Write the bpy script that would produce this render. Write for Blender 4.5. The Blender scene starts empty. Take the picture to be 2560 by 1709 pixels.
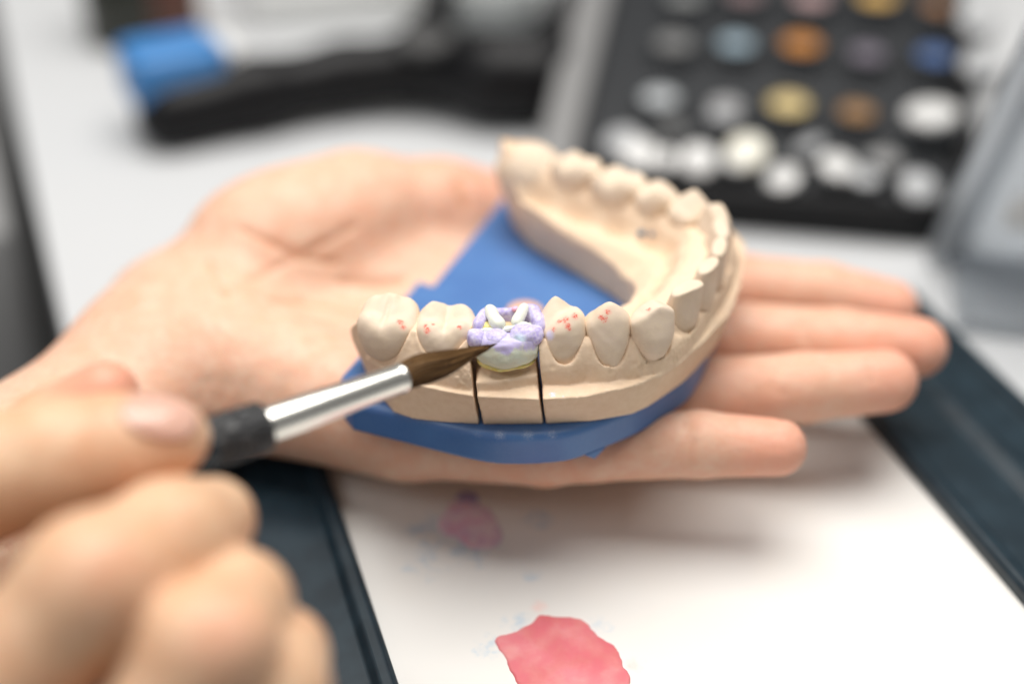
import bpy, math, random
import numpy as np
random.seed(7); rng = np.random.default_rng(7)
S = 0.01                       # everything below is planned in centimetres, Blender works in metres
scene = bpy.context.scene
COL = scene.collection

# ------------------------------------------------------------------ camera, world, lamps, exposure
W, H = 2560, 1709
LENS, ELEV, DIST, LOOK = 50.0, math.radians(34), 21.7, np.array([0, 0, 6.0])
FWD = np.array([0, math.cos(ELEV), -math.sin(ELEV)])
UPV = np.array([0, math.sin(ELEV), math.cos(ELEV)])
CAM = LOOK - DIST * FWD
FPX = LENS / 36 * W
def at(px, py, z=None, dep=None):
    """the point of the place seen at a pixel of the photograph, on the level z (or at a distance dep), in cm"""
    r = FWD + np.array([1., 0, 0]) * (px - W / 2) / FPX + UPV * (H / 2 - py) / FPX
    t = dep if dep is not None else (z - CAM[2]) / r[2]
    return CAM + r * t

cam = bpy.data.cameras.new('camera'); camo = bpy.data.objects.new('camera', cam); COL.objects.link(camo)
cam.lens = LENS; cam.sensor_width = 36; cam.clip_start = 0.01; cam.clip_end = 50
camo.location = CAM * S; camo.rotation_euler = (math.pi / 2 - ELEV, 0, 0)
cam.dof.use_dof = True; cam.dof.focus_distance = 0.2262; cam.dof.aperture_fstop = 3.9
cam.dof.aperture_blades = 0
scene.camera = camo

world = bpy.data.worlds.new('World'); scene.world = world; world.use_nodes = True
bg = world.node_tree.nodes['Background']
bg.inputs[0].default_value = (1.0, 0.985, 0.96, 1); bg.inputs[1].default_value = 0.19

def area(name, loc, target, sx, sy, power, col=(1, 1, 1)):
    l = bpy.data.lights.new(name, 'AREA'); l.shape = 'RECTANGLE'; l.size = sx * S; l.size_y = sy * S
    l.energy = power; l.color = col
    o = bpy.data.objects.new(name, l); COL.objects.link(o); o.location = np.array(loc) * S
    d = np.array(target, float) - np.array(loc, float)
    from mathutils import Vector
    o.rotation_euler = Vector(d).to_track_quat('-Z', 'Y').to_euler()
    return o
area('ceiling_lamp', (2, 15, 76), (0, 4, 4), 66, 54, 9.2, (1, 0.97, 0.93))
area('window_lamp', (-50, -34, 58), (0, 4, 4), 40, 40, 1.3, (0.96, 0.98, 1))

vs = scene.view_settings
vs.view_transform = 'Standard'; vs.look = 'None'; vs.exposure = 0.0; vs.gamma = 1
scene.render.engine = 'CYCLES'
scene.unit_settings.system = 'METRIC'

# ------------------------------------------------------------------ materials
def mat(name, col, rough=0.5, spec=0.5, metal=0.0, sss=0.0, sssr=(1, .4, .2), sscale=0.2, coat=0.0, trans=0.0,
        bump=(), mottle=None, marks=()):
    """bump: (scale per cm, strength, detail); mottle: (scale per cm, colour, amount); marks: (attribute, colour, speck scale, lo, hi)"""
    m = bpy.data.materials.new(name); m.use_nodes = True
    nt = m.node_tree; N = nt.nodes; L = nt.links
    b = N['Principled BSDF']
    b.inputs['Roughness'].default_value = rough
    b.inputs['Metallic'].default_value = metal
    b.inputs['Specular IOR Level'].default_value = spec
    b.inputs['Coat Weight'].default_value = coat
    b.inputs['Transmission Weight'].default_value = trans
    if sss:
        b.inputs['Subsurface Weight'].default_value = sss
        b.inputs['Subsurface Radius'].default_value = sssr
        b.inputs['Subsurface Scale'].default_value = sscale * S
    tc = N.new('ShaderNodeTexCoord')
    def noise(scale, detail=3, rough=.55):
        n = N.new('ShaderNodeTexNoise'); n.inputs['Scale'].default_value = scale * 100
        n.inputs['Detail'].default_value = detail; n.inputs['Roughness'].default_value = rough
        L.new(tc.outputs['Object'], n.inputs['Vector']); return n.outputs['Fac']
    def ramp(fac, lo, hi):
        r = N.new('ShaderNodeMapRange'); r.interpolation_type = 'SMOOTHSTEP'
        r.inputs['From Min'].default_value = lo; r.inputs['From Max'].default_value = hi
        L.new(fac, r.inputs['Value']); return r.outputs['Result']
    def mul(a, c):
        x = N.new('ShaderNodeMath'); x.operation = 'MULTIPLY'
        L.new(a, x.inputs[0])
        if isinstance(c, float): x.inputs[1].default_value = c
        else: L.new(c, x.inputs[1])
        return x.outputs[0]
    def mix(fac, a, c):
        x = N.new('ShaderNodeMix'); x.data_type = 'RGBA'
        L.new(fac, x.inputs[0])
        if isinstance(a, tuple): x.inputs[6].default_value = (*a, 1)
        else: L.new(a, x.inputs[6])
        x.inputs[7].default_value = (*c, 1)
        return x.outputs[2]
    cur = tuple(col)
    for mo in ([mottle] if mottle and not isinstance(mottle, list) else (mottle or [])):
        sc, c2, am = mo
        cur = mix(mul(ramp(noise(sc, 4), .35, .68), float(am)), cur, c2)
    for (att, c2, sc, lo, hi) in marks:
        a = N.new('ShaderNodeAttribute'); a.attribute_name = att
        if sc: f = ramp(mul(a.outputs['Fac'], noise(sc, 5, .7)), lo, hi)
        else: f = ramp(a.outputs['Fac'], lo, hi)
        cur = mix(f, cur, c2)
    if isinstance(cur, tuple): b.inputs['Base Color'].default_value = (*cur, 1)
    else: L.new(cur, b.inputs['Base Color'])
    prev = None
    for (sc, st, de) in bump:
        bn = N.new('ShaderNodeBump'); bn.inputs['Strength'].default_value = min(1, st * 10); bn.inputs['Distance'].default_value = 0.1 * S * min(1, st * 10) if st * 10 < 1 else st * S
        L.new(noise(sc, de), bn.inputs['Height'])
        if prev is not None: L.new(prev, bn.inputs['Normal'])
        prev = bn.outputs['Normal']
    if prev is not None: L.new(prev, b.inputs['Normal'])
    m['bsdf'] = b.name
    return m

STONE_C = (0.79, 0.60, 0.44)
RED = (0.72, 0.07, 0.05); LAV = (0.5, 0.42, 0.8)
stone = mat('dental_stone', STONE_C, .8, .2, bump=[(30, .02, 4), (7, .03, 3)],
            mottle=[(1.6, (0.83, .66, .48), .7), (9, (.72, .53, .35), .4)],
            marks=[('rough', (.74, .58, .40), 0, 0, 2.5), ('red', RED, 13, .33, .46), ('dust', (.75, .70, .86), 16, .26, .48)])
stone_tooth = mat('dental_stone_tooth', (0.76, 0.62, 0.49), .62, .3, bump=[(26, .012, 4), (4, .03, 2)],
            mottle=[(3, (0.72, .58, .43), .8), (12, (.80, .66, .50), .5)], marks=[('red', (.84, .48, .38), 9, .16, .70), ('red', (.74, .14, .10), 34, .36, .56), ('dust', (.72, .66, .82), 12, .16, .60)])
blue_pl = mat('blue_plastic', (0.065, 0.165, 0.41), .34, .5, bump=[(40, .003, 2)], mottle=[(1.3, (.085, .21, .47), .6), (30, (.13, .22, .43), .25)], marks=[('dust', (.42, .49, .62), 55, .38, .66)])
skin_l = mat('skin_palm', (0.75, 0.485, 0.34), .5, .35, sss=.24, sssr=(1, .38, .2), sscale=.18, bump=[(24, .02, 3), (6, .03, 3), (1.6, .06, 2)],
             mottle=[(.7, (.77, .41, .27), .75), (2.6, (.78, .57, .43), .65), (8, (.74, .40, .28), .5)],
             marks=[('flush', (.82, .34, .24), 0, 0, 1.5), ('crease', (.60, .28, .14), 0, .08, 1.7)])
skin_r = mat('skin_back', (0.69, 0.435, 0.265), .45, .35, sss=.14, sssr=(1, .38, .2), sscale=.18, bump=[(20, .02, 3), (5, .03, 3), (1.5, .06, 2)],
             mottle=[(.8, (.71, .37, .21), .7), (2.4, (.76, .55, .37), .6), (6, (.69, .38, .25), .35)],
             marks=[('flush', (.74, .31, .22), 0, 0, 1.5), ('crease', (.50, .22, .12), 0, .1, 1.6)])
nail_m = mat('nail', (0.72, .43, .34), .14, .5, sss=.2, sscale=.1)
metal_m = mat('steel_ferrule', (.86, .845, .79), .27, .5, metal=1.0, bump=[(2.5, .004, 2)])
grip_m = mat('black_rubber', (.009, .010, .012), .3, .6, bump=[(13, .09, 1)], mottle=[(13, (.022, .022, .024), .6)])
grip2_m = mat('black_lacquer', (.02, .03, .04), .22, .5)
table_m = mat('white_laminate', (.57, .58, .59), .5, .3, mottle=[(.1, (.54, .55, .56), .5)])
navy_m = mat('navy_plastic', (.007, .018, .027), .38, .4, bump=[(9, .006, 2)], mottle=[(1.6, (.02, .04, .055), .5)])
black_m = mat('black_plastic', (.006, .006, .007), .4, .22)
dark_m = mat('charcoal_plastic', (.022, .024, .027), .5, .3)
jarcup_m = mat('dark_jar', (.05, .055, .06), .35, .5)
grey_m = mat('grey_plastic', (.21, .21, .21), .5, .4)
floor_m = mat('dark_floor', (.10, .10, .10), .6, .3)
cab_m = mat('grey_cabinet', (.30, .30, .30), .5, .3)
white_m = mat('white_plastic', (.82, .82, .80), .4, .5)
cap_m = mat('bright_blue_plastic', (.045, .20, .48), .4, .5)
brown_m = mat('brown_glass', (.10, .028, .012), .25, .5)
blackgl_m = mat('dark_glass', (.012, .014, .006), .25, .5)
c_body = mat('porcelain_body', (.70, .72, .58), .33, .5, sss=.5, sssr=(1, .9, .6), sscale=.12, bump=[(55, .02, 2), (14, .03, 3)],
             mottle=[(6, (.74, .70, .56), .7), (3.5, (.66, .73, .63), .6)], marks=[('lav', (.58, .52, .78), 9, .22, .50)])
c_lav = mat('lavender_porcelain', (.47, .40, .74), .5, .4, sss=.3, sssr=(.8, .7, 1), sscale=.08, bump=[(60, .02, 2), (16, .03, 3)],
            mottle=[(9, (.72, .68, .85), .8), (5, (.42, .34, .70), .55), (22, (.78, .75, .86), .5)], marks=[('pale', (.60, .72, .84), 0, .2, .9), ('low', (.72, .73, .66), 11, .24, .52)])
c_yel = mat('yellow_porcelain', (.80, .66, .20), .4, .5, sss=.3, sscale=.08, bump=[(40, .006, 2)], mottle=[(7, (.82, .78, .52), .5)])
c_wht = mat('white_porcelain', (.80, .82, .72), .35, .5, sss=.4, sssr=(1, .9, .7), sscale=.08, bump=[(40, .006, 2)])
c_bas = mat('amber_porcelain', (.72, .55, .33), .12, .5, sss=.4, sssr=(1, .7, .4), sscale=.1, bump=[(12, .02, 3)])
c_pnk = mat('pink_porcelain', (.80, .45, .62), .4, .5, sss=.3, sscale=.08)
wax_m = mat('blue_wax', (.06, .17, .30), .5, .4)

# ------------------------------------------------------------------ mesh helpers
def mesh(name, V, F, m, smooth=True, attrs=None, origin=(0, 0, 0), uv=None):
    me = bpy.data.meshes.new(name)
    V = (np.asarray(V, float) - np.asarray(origin, float)) * S
    if isinstance(F, np.ndarray):
        n = len(F); k = F.shape[1]
        me.vertices.add(len(V)); me.vertices.foreach_set('co', V.ravel().astype(np.float32))
        me.loops.add(n * k); me.loops.foreach_set('vertex_index', F.ravel().astype(np.int32))
        me.polygons.add(n); me.polygons.foreach_set('loop_start', np.arange(0, n * k, k, dtype=np.int32))
        me.update(calc_edges=True); me.validate()
    else:
        me.from_pydata([tuple(v) for v in V], [], F); me.update()
    if smooth: me.polygons.foreach_set('use_smooth', np.ones(len(me.polygons), bool))
    for k_, a in (attrs or {}).items():
        at_ = me.attributes.new(k_, 'FLOAT', 'POINT'); at_.data.foreach_set('value', np.asarray(a, np.float32))
    if m: me.materials.append(m)
    return me

ORG = {}
def thing(name, label, cat, loc=(0, 0, 0), group=None):
    o = bpy.data.objects.new(name, None); COL.objects.link(o); o.empty_display_size = .01
    o.location = np.array(loc) * S; o['label'] = label; o['category'] = cat
    if group: o['group'] = group
    ORG[o.name] = np.array(loc, float); return o
def obj(name, V, F, m, parent=None, label=None, **kw):
    org = ORG[parent.name] if parent else kw.pop('org', np.zeros(3))
    kw.pop('org', None)
    o = bpy.data.objects.new(name, mesh(name, V, F, m, origin=org, **kw)); COL.objects.link(o)
    if parent: o.parent = parent
    else: o.location = org * S
    ORG[o.name] = org
    if label: o['label'] = label
    return o
def tag(o, label, cat, group=None):
    o['label'] = label; o['category'] = cat
    if group: o['group'] = group
    return o
def struct(o): o['kind'] = 'structure'; return o

def box(x0, x1, y0, y1, z0, z1, bev=0.0):
    import bmesh
    bm = bmesh.new()
    r = bmesh.ops.create_cube(bm, size=1)
    for v in bm.verts: v.co = ((x0 + x1) / 2 + v.co.x * (x1 - x0), (y0 + y1) / 2 + v.co.y * (y1 - y0), (z0 + z1) / 2 + v.co.z * (z1 - z0))
    if bev: bmesh.ops.bevel(bm, geom=bm.edges[:], offset=bev, segments=3, affect='EDGES', profile=.5)
    bm.verts.index_update()
    V = np.array([v.co[:] for v in bm.verts]); F = [[v.index for v in f.verts] for f in bm.faces]; bm.free()
    return V, F
def frame_xf(V, o, ex, ey, ez): return np.asarray(o) + V[:, :1] * ex + V[:, 1:2] * ey + V[:, 2:3] * ez
def lathe(prof, n=32, close=True):
    V = []; F = []
    for (r, z) in prof:
        for i in range(n):
            a = 2 * math.pi * i / n; V.append((r * math.cos(a), r * math.sin(a), z))
    for j in range(len(prof) - 1):
        for i in range(n):
            F.append([j * n + i, j * n + (i + 1) % n, (j + 1) * n + (i + 1) % n, (j + 1) * n + i])
    if close:
        F.append([i for i in range(n)][::-1]); F.append([(len(prof) - 1) * n + i for i in range(n)])
    return np.array(V), F
def tube(P, R, n=32, flat=1.0, groove=None):
    """rings round a path P (k,3) with radii R; closed ends; returns V,F,uv-ish"""
    P = np.asarray(P, float); T = np.gradient(P, axis=0); T /= np.linalg.norm(T, axis=1)[:, None]
    up = np.array([0, 0, 1.]); V = []; 
    for p, t, r, j in zip(P, T, R, range(len(P))):
        a = np.cross(up, t); a /= np.linalg.norm(a); b = np.cross(t, a)
        for i in range(n):
            th = 2 * math.pi * i / n; g = 1 if groove is None else groove[j][i]
            V.append(p + r * g * (a * math.cos(th) + b * math.sin(th) * flat))
    k = len(P); F = []
    for j in range(k - 1):
        for i in range(n): F.append([j * n + i, j * n + (i + 1) % n, (j + 1) * n + (i + 1) % n, (j + 1) * n + i])
    F.append(list(range(n))[::-1]); F.append([(k - 1) * n + i for i in range(n)])
    return np.array(V), F

# ---- distance fields meshed with surface nets
def surfnet(f, lo, hi, h, smooth=1):
    ax = [np.arange(lo[i], hi[i] + h, h, dtype=np.float32) for i in range(3)]
    X, Y, Z = np.meshgrid(*ax, indexing='ij', sparse=True)
    D = f(X, Y, Z).astype(np.float32)
    D = np.broadcast_to(D, (len(ax[0]), len(ax[1]), len(ax[2])))
    ins = D < 0
    cs = np.zeros(tuple(n - 1 for n in ins.shape), np.int8)
    sl = lambda d, n: slice(d, n - 1 + d)
    nx, ny, nz = ins.shape
    for a in (0, 1):
        for b in (0, 1):
            for c in (0, 1): cs += ins[sl(a, nx), sl(b, ny), sl(c, nz)]
    act = np.argwhere((cs > 0) & (cs < 8)); n = len(act)
    cid = np.full(cs.shape, -1, np.int32); cid[tuple(act.T)] = np.arange(n)
    cor = [(a, b, c) for a in (0, 1) for b in (0, 1) for c in (0, 1)]
    cv = np.stack([D[act[:, 0] + a, act[:, 1] + b, act[:, 2] + c] for a, b, c in cor], 1)
    pos = np.zeros((n, 3), np.float32); cnt = np.zeros(n, np.float32)
    for i in range(8):
        for j in range(i + 1, 8):
            if sum(abs(cor[i][k] - cor[j][k]) for k in range(3)) != 1: continue
            va, vb = cv[:, i], cv[:, j]; m = (va < 0) != (vb < 0)
            t = va[m] / (va[m] - vb[m])
            pos[m] += np.array(cor[i], np.float32) + t[:, None] * (np.array(cor[j], np.float32) - np.array(cor[i], np.float32)); cnt[m] += 1
    V = np.array(lo, np.float32) + h * (act + pos / cnt[:, None])
    F = []
    for ax_ in range(3):
        o1, o2 = [(1, 2), (2, 0), (0, 1)][ax_]
        s0 = [slice(None)] * 3; s1 = [slice(None)] * 3
        s0[ax_] = slice(0, -1); s1[ax_] = slice(1, None)
        for q in (o1, o2): s0[q] = slice(1, -1); s1[q] = slice(1, -1)
        A, B = ins[tuple(s0)], ins[tuple(s1)]
        idx = np.argwhere(A != B)
        if not len(idx): continue
        sgn = A[tuple(idx.T)]
        base = idx.copy(); base[:, o1] += 1; base[:, o2] += 1
        def c(d1, d2):
            q = base.copy(); q[:, o1] += d1; q[:, o2] += d2; return cid[tuple(q.T)]
        q = np.stack([c(-1, -1), c(0, -1), c(0, 0), c(-1, 0)], 1)
        q[~sgn] = q[~sgn][:, ::-1]; F.append(q)
    F = np.concatenate(F)
    for _ in range(smooth):
        acc = np.zeros_like(V); k = np.zeros(n, np.float32)
        for a, b in ((0, 1), (1, 2), (2, 3), (3, 0)):
            for p, q in ((a, b), (b, a)):
                for d in range(3): acc[:, d] += np.bincount(F[:, p], V[F[:, q], d], n)
                k += np.bincount(F[:, p], minlength=n)
        V = V * .4 + .6 * acc / np.maximum(k, 1)[:, None]
    return V.astype(float), F
def smin(a, b, k):
    h = np.maximum(k - np.abs(a - b), 0) / k
    return np.minimum(a, b) - h * h * k * .25
def smax(a, b, k): return -smin(-a, -b, k)
def capsule(X, Y, Z, a, b, ra, rb, sq=None):
    a = np.asarray(a, np.float32); b = np.asarray(b, np.float32); d = b - a; L2 = float(d @ d)
    t = np.clip(((X - a[0]) * d[0] + (Y - a[1]) * d[1] + (Z - a[2]) * d[2]) / L2, 0, 1)
    zs = 1.0 if sq is None else sq
    return np.sqrt((X - a[0] - t * d[0]) ** 2 + (Y - a[1] - t * d[1]) ** 2 + ((Z - a[2] - t * d[2]) / zs) ** 2) - (ra + t * (rb - ra))
def ellipsoid(X, Y, Z, c, r, rotz=0.0):
    cs, sn = math.cos(rotz), math.sin(rotz); dx, dy = X - c[0], Y - c[1]
    u = (dx * cs + dy * sn) / r[0]; v = (-dx * sn + dy * cs) / r[1]; w = (Z - c[2]) / r[2]
    return (np.sqrt(u * u + v * v + w * w) - 1) * min(r)
def sdpoly(X, Y, P):
    P = np.asarray(P, np.float32); X, Y = np.broadcast_arrays(X, Y)
    d = np.full(X.shape, 1e9, np.float32); ins = np.zeros(X.shape, bool)
    for i in range(len(P)):
        a, b = P[i], P[(i + 1) % len(P)]; e = b - a
        t = np.clip(((X - a[0]) * e[0] + (Y - a[1]) * e[1]) / (e @ e + 1e-9), 0, 1)
        d = np.minimum(d, (X - a[0] - t * e[0]) ** 2 + (Y - a[1] - t * e[1]) ** 2)
        c = (a[1] > Y) != (b[1] > Y)
        if abs(e[1]) > 1e-9: ins ^= c & (X < a[0] + (Y - a[1]) * e[0] / e[1])
    d = np.sqrt(d); return np.where(ins, -d, d)
def wob(X, Y, Z, f, seed=0):
    """cheap smooth pseudo noise, about -1..1"""
    r = np.random.default_rng(seed); out = 0
    for _ in range(5):
        k = r.normal(size=3); k *= f / np.linalg.norm(k) * r.uniform(.7, 1.5)
        out = out + np.sin(k[0] * X + k[1] * Y + k[2] * Z + r.uniform(0, 6.28)) * np.cos(k[1] * X - k[2] * Y + k[0] * Z + r.uniform(0, 6.28))
    return out / 2.2
def xy(*pts, z): return [tuple(at(a, b, z=z)[:2]) for a, b in pts]

# ------------------------------------------------------------------ the setting: table, floor, wall behind
zt = 0.0
tl = [at(75, 430, z=0)[:2], at(190, 960, z=0)[:2]]
d_ = (tl[0] - tl[1]) / np.linalg.norm(tl[0] - tl[1])
pA = tl[1] - d_ * 40; pB = tl[1] + d_ * 75
def slab(poly, z0, z1):
    n = len(poly); V = [(*p, z0) for p in poly] + [(*p, z1) for p in poly]
    F = [list(range(n))[::-1], list(range(n, 2 * n))] + [[i, (i + 1) % n, n + (i + 1) % n, n + i] for i in range(n)]
    return np.array(V, float), F
struct(obj('table', *slab([pA, (60, -40), (60, 62), pB], -3, 0), table_m, smooth=False))
struct(obj('floor', *slab([(-400, -300), (400, -300), (400, 500), (-400, 500)], -76, -72), floor_m, smooth=False))
V, F = box(-60, -.8, 0, 60, -72, -1, .4)
ez = np.array([0, 0, 1.]); ca = np.array([d_[0], d_[1], 0]); cb = np.array([d_[1], -d_[0], 0])
k0 = at(62, 480, z=0); k0 = np.array([*(tl[1] + d_ * ((k0[:2] - tl[1]) @ d_)), 0])
o = obj('cabinet', frame_xf(V, k0, cb, ca, ez), F, cab_m)
tag(o, 'pale grey cabinet side beyond the left edge of the white table', 'cabinet')

# ------------------------------------------------------------------ dental cast
cusp_line = {}
TEETH = [  # name, centre x,y, buccal direction (deg), MD width, BL width, kind, top z, lean
    ('third molar', -2.02, 1.45, -104, 1.03, .96, 'molar3', 5.76, .12),
    ('second molar', -1.07, 1.26, -94, .98, .96, 'molar2', 5.71, .14),
    ('first molar', -.09, 1.10, -92, 0, 0, 'gap', 5.9, .1),
    ('second premolar', .83, 1.13, -88, .76, .84, 'premolar2', 5.86, .14),
    ('first premolar', 1.54, 1.13, -84, .78, .76, 'premolar1', 5.95, .20),
    ('canine', 2.22, 1.26, -68, .80, .74, 'canine', 5.94, .06),
    ('lateral incisor', 2.74, 1.97, -47, .76, .60, 'incisor', 5.87, .0),
    ('central incisor', 3.13, 2.60, -28, .70, .56, 'incisor', 5.90, .0),
    ('central incisor', 3.38, 3.20, -14, .67, .56, 'incisor', 5.90, .0),
    ('lateral incisor', 3.48, 3.80, 4, .64, .60, 'incisor', 5.88, .0),
    ('canine', 3.58, 4.42, 20, .76, .74, 'canine', 5.92, .05),
    ('first premolar', 3.26, 4.98, 42, .76, .80, 'premolar1', 5.88, .1),
    ('second premolar', 2.72, 5.42, 50, .78, .88, 'premolar2', 5.84, .1),
    ('first molar', 2.04, 5.98, 54, 1.10, 1.02, 'molar2', 5.84, .08),
    ('second molar', 1.26, 6.58, 54, 1.02, 1.0, 'molar2', 5.86, .08),
    ('third molar', .42, 7.02, 58, .98, 1.0, 'pad', 5.8, .05)]
CL = np.array([(t[1], t[2]) for t in TEETH])
CLX = np.vstack([CL[0] + (CL[0] - CL[1]) * .9, CL, CL[-1] + (CL[-1] - CL[-2]) * 1.2])
outer_top = xy((874, 812), (880, 847), (898, 873), (921, 899), (944, 916), (985, 945), (1060, 968), (1184, 993), (1345, 1000), (1463, 991),
               (1555, 972), (1655, 942), (1707, 905), (1756, 860), (1799, 811), (1820, 789), (1839, 755), (1854, 713), (1857, 660), z=4.72) + \
    [(4.40, 5.2), (4.2, 5.9), (3.6, 6.6), (2.8, 7.2), (1.9, 7.8), (.9, 8.3), (0, 8.4), (-.24, 7.7)]
inner_top = xy((1262, 520), (1310, 560), (1400, 610), (1480, 646), (1535, 680), (1568, 708), (1585, 742), (1586, 775), z=4.6) + \
    [(2.0, 2.6), (1.5, 2.3), (.8, 2.15), (0, 2.1), (-1, 2.12), (-1.9, 2.3), (-2.5, 2.6)]
poly_top = outer_top + inner_top
outer_bot = xy((905, 905), (925, 960), (950, 990), (983, 1030), (1031, 1046), (1121, 1056), (1197, 1061), (1369, 1061), (1479, 1053), (1580, 1037),
               (1619, 1019), (1704, 960), (1738, 927), (1771, 890), (1786, 869), z=4.0) + \
    [(3.75, 3.3), (3.85, 4.1), (3.8, 5.0), (3.6, 5.8), (3.1, 6.4), (2.3, 7.0), (1.4, 7.6), (.6, 8.0), (.1, 8.0), (-.02, 7.5)]
inner_bot = xy((1290, 570), (1330, 620), (1450, 690), (1530, 740), (1570, 775), z=4.0) + \
    [(2.1, 3.4), (1.9, 2.8), (1.5, 2.4), (.8, 2.25), (0, 2.2), (-1, 2.25), (-1.8, 2.4), (-2.25, 2.6)]
poly_bot = outer_bot + inner_bot
crease = xy((885, 835), (930, 885), (990, 922), (1059, 943), (1184, 964), (1268, 961), (1345, 951), (1422, 951), (1463, 942), (1524, 943), (1573, 931),
            (1622, 926), (1655, 922), (1688, 902), (1731, 860), (1756, 826), (1780, 789), (1805, 755), (1829, 706), (1842, 664), z=4.86) + \
    [(4.14, 4.4), (4.15, 4.9), (3.95, 5.45), (3.4, 6.05), (2.7, 6.7), (1.9, 7.3), (.9, 7.85), (0, 8.1), (-.5, 7.6)] + \
    [(.6, 6.0), (1.6, 5.2), (2.5, 4.3), (2.7, 3.4), (2.3, 2.4), (1.5, 1.7), (0, 1.6), (-2, 1.9), (-3, 2.4)]

def arch_coords(X, Y):
    """signed distance to the line of tooth centres (buccal +) and position along it in tooth numbers"""
    X, Y = np.broadcast_arrays(X, Y)
    best = np.full(X.shape, 1e9, np.float32); T = np.zeros(X.shape, np.float32); sg = np.zeros(X.shape, np.float32)
    for i in range(len(CLX) - 1):
        a, b = CLX[i], CLX[i + 1]; e = b - a
        t = np.clip(((X - a[0]) * e[0] + (Y - a[1]) * e[1]) / (e @ e), 0, 1)
        dx, dy = X - a[0] - t * e[0], Y - a[1] - t * e[1]; d = dx * dx + dy * dy
        m = d < best
        best = np.where(m, d, best); T = np.where(m, i - 1 + t, T); sg = np.where(m, np.sign(dx * e[1] - dy * e[0]), sg)
    return np.sqrt(best) * sg, T
def cast_field(sec):
    cut_hw = None
    def f(X, Y, Z):
        x2, y2 = X[:, :, 0], Y[:, :, 0]; x2, y2 = np.broadcast_arrays(x2, y2)
        s, t = arch_coords(x2, y2)
        dc = sdpoly(x2, y2, crease)                      # negative inside the gum ridge
        ds = np.maximum(-dc, 0)
        q = np.where(s >= 0, s / (np.maximum(s, 0) + ds + 1e-4), 0)
        pap = np.cos((t - np.round(t)) * 2 * np.pi)      # 1 at a tooth, -1 between two
        ant = np.exp(-((t - 7.5) / 2.2) ** 2)
        pad = np.clip((t - 14.3) / .7, 0, 1)
        if sec == 'die':
            zg = np.interp(q, [0, .55, .64, .72, .85, .955, 1.0], [5.35, 5.2, 5.02, 4.95, 4.93, 4.915, 4.77])
            zg = zg + (.010 * wob(x2, y2, 0, 14, 3) + .008 * wob(x2, y2, 0, 40, 4)) * (q > .6)
        else:
            zg = np.interp(q, [0, .5, .68, .80, .90, .95, .985, 1.0], [5.46, 5.40, 5.27, 5.18, 5.11, 5.04, 4.93, 4.77])
            zg = zg - .12 * (1 - .55 * ant) * pap * np.exp(-((q - .72) / .22) ** 2) + .02 * pap * np.exp(-((q - .92) / .08) ** 2)
            rs = np.clip((1.2 - t) / .6, 0, 1); zg = zg * (1 - rs) + rs * (np.interp(q, [0, .5, .68, .80, .9, 1.0], [5.46, 5.38, 5.26, 5.13, 5.0, 4.86]) - .06 * pap)
        outd = np.maximum(dc, 0)
        ledge = 4.765 - .07 * np.minimum(outd, .7) / .4 - .02 * np.exp(-(outd / .04) ** 2)
        zb = np.where(dc < 0, zg, ledge)
        sl = -s
        zl = np.interp(sl, [0, .35, .5, .61, .73, .90, 1.1, 1.3, 1.5, 2.4], [5.50, 5.42, 5.27, 5.06, 4.91, 5.0, 4.94, 4.78, 4.64, 4.48])
        zl = zl + .09 * pap * np.exp(-((sl - .66) / .16) ** 2) + ant * np.interp(sl, [0, .3, .72, 1.1, 2, 3], [0, .04, .20, .05, .05, 0])
        ztop = np.where(s >= 0, zb, zl) + pad * .38 * np.exp(-((s + .1) / .62) ** 2) - .4 * np.clip((-t - .4) / .45, 0, 1)
        tf = np.full(x2.shape, 9., np.float32)          # distance outside the necks of the teeth
        for (nm_, tx, ty, bd_, md_, bl2, kd, zz_, ln) in TEETH:
            if kd in ('gap', 'pad'): continue
            bb = math.radians(bd_); nk = .74 if kd.startswith('premolar') or kd == 'canine' else .86
            vv = (x2 - tx) * math.cos(bb) + (y2 - ty) * math.sin(bb) - ln * .15; uu = -(x2 - tx) * math.sin(bb) + (y2 - ty) * math.cos(bb)
            tf = np.minimum(tf, (((np.abs(uu) / (md_ / 2 * nk)) ** 2.4 + (np.abs(vv) / (bl2 / 2 * .93)) ** 2.4) ** (1 / 2.4) - 1) * min(md_, bl2) / 2)
        fr_ = np.clip((t - 5.25) / .25, 0, 1) * np.clip((9.7 - t) / .3, 0, 1)
        ztop = ztop - fr_ * .20 * np.exp(-((q - .55) / .3) ** 2) * (s > -.02) * (dc < 0)
        ztop = ztop - ant * .10 * np.exp(-((q - .66) / .2) ** 2) * (s > 0) * (dc < 0)
        if sec != 'die': ztop = ztop + np.where(s > 0, 1.0, .25) * (.05 * np.exp(-((tf - .075) / .045) ** 2) - .06 * np.exp(-((tf - .0) / .03) ** 2))
        ztop = ztop + (.022 + .02 * (s < -.4)) * wob(x2, y2, 0, 3.2, 1) + .007 * wob(x2, y2, 0, 11, 2)
        gx, gy = np.gradient(ztop, x2[1, 0] - x2[0, 0], axis=0), np.gradient(ztop, y2[0, 1] - y2[0, 0], axis=1)
        cs = 1 / np.sqrt(1 + np.minimum(gx * gx + gy * gy, 9))
        dt = sdpoly(x2, y2, poly_top); db = sdpoly(x2, y2, poly_bot)
        chip = np.clip(wob(x2, y2, 0, 15, 31) - .35, 0, 1) * np.exp(-((x2 - .9) / .5) ** 2) + .5 * np.clip(wob(x2, y2, 0, 22, 33) - .5, 0, 1)
        ztop = ztop - .11 * chip * np.exp(-(dt / .06) ** 2) * (dc > 0)
        k = np.clip((Z - 4.0) / .72, 0, 1)
        side = db[:, :, None] * (1 - k) + dt[:, :, None] * k + .012 * wob(X, Y, Z, 2.5, 5)
        D = np.maximum(Z - ztop[:, :, None], 0)
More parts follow.
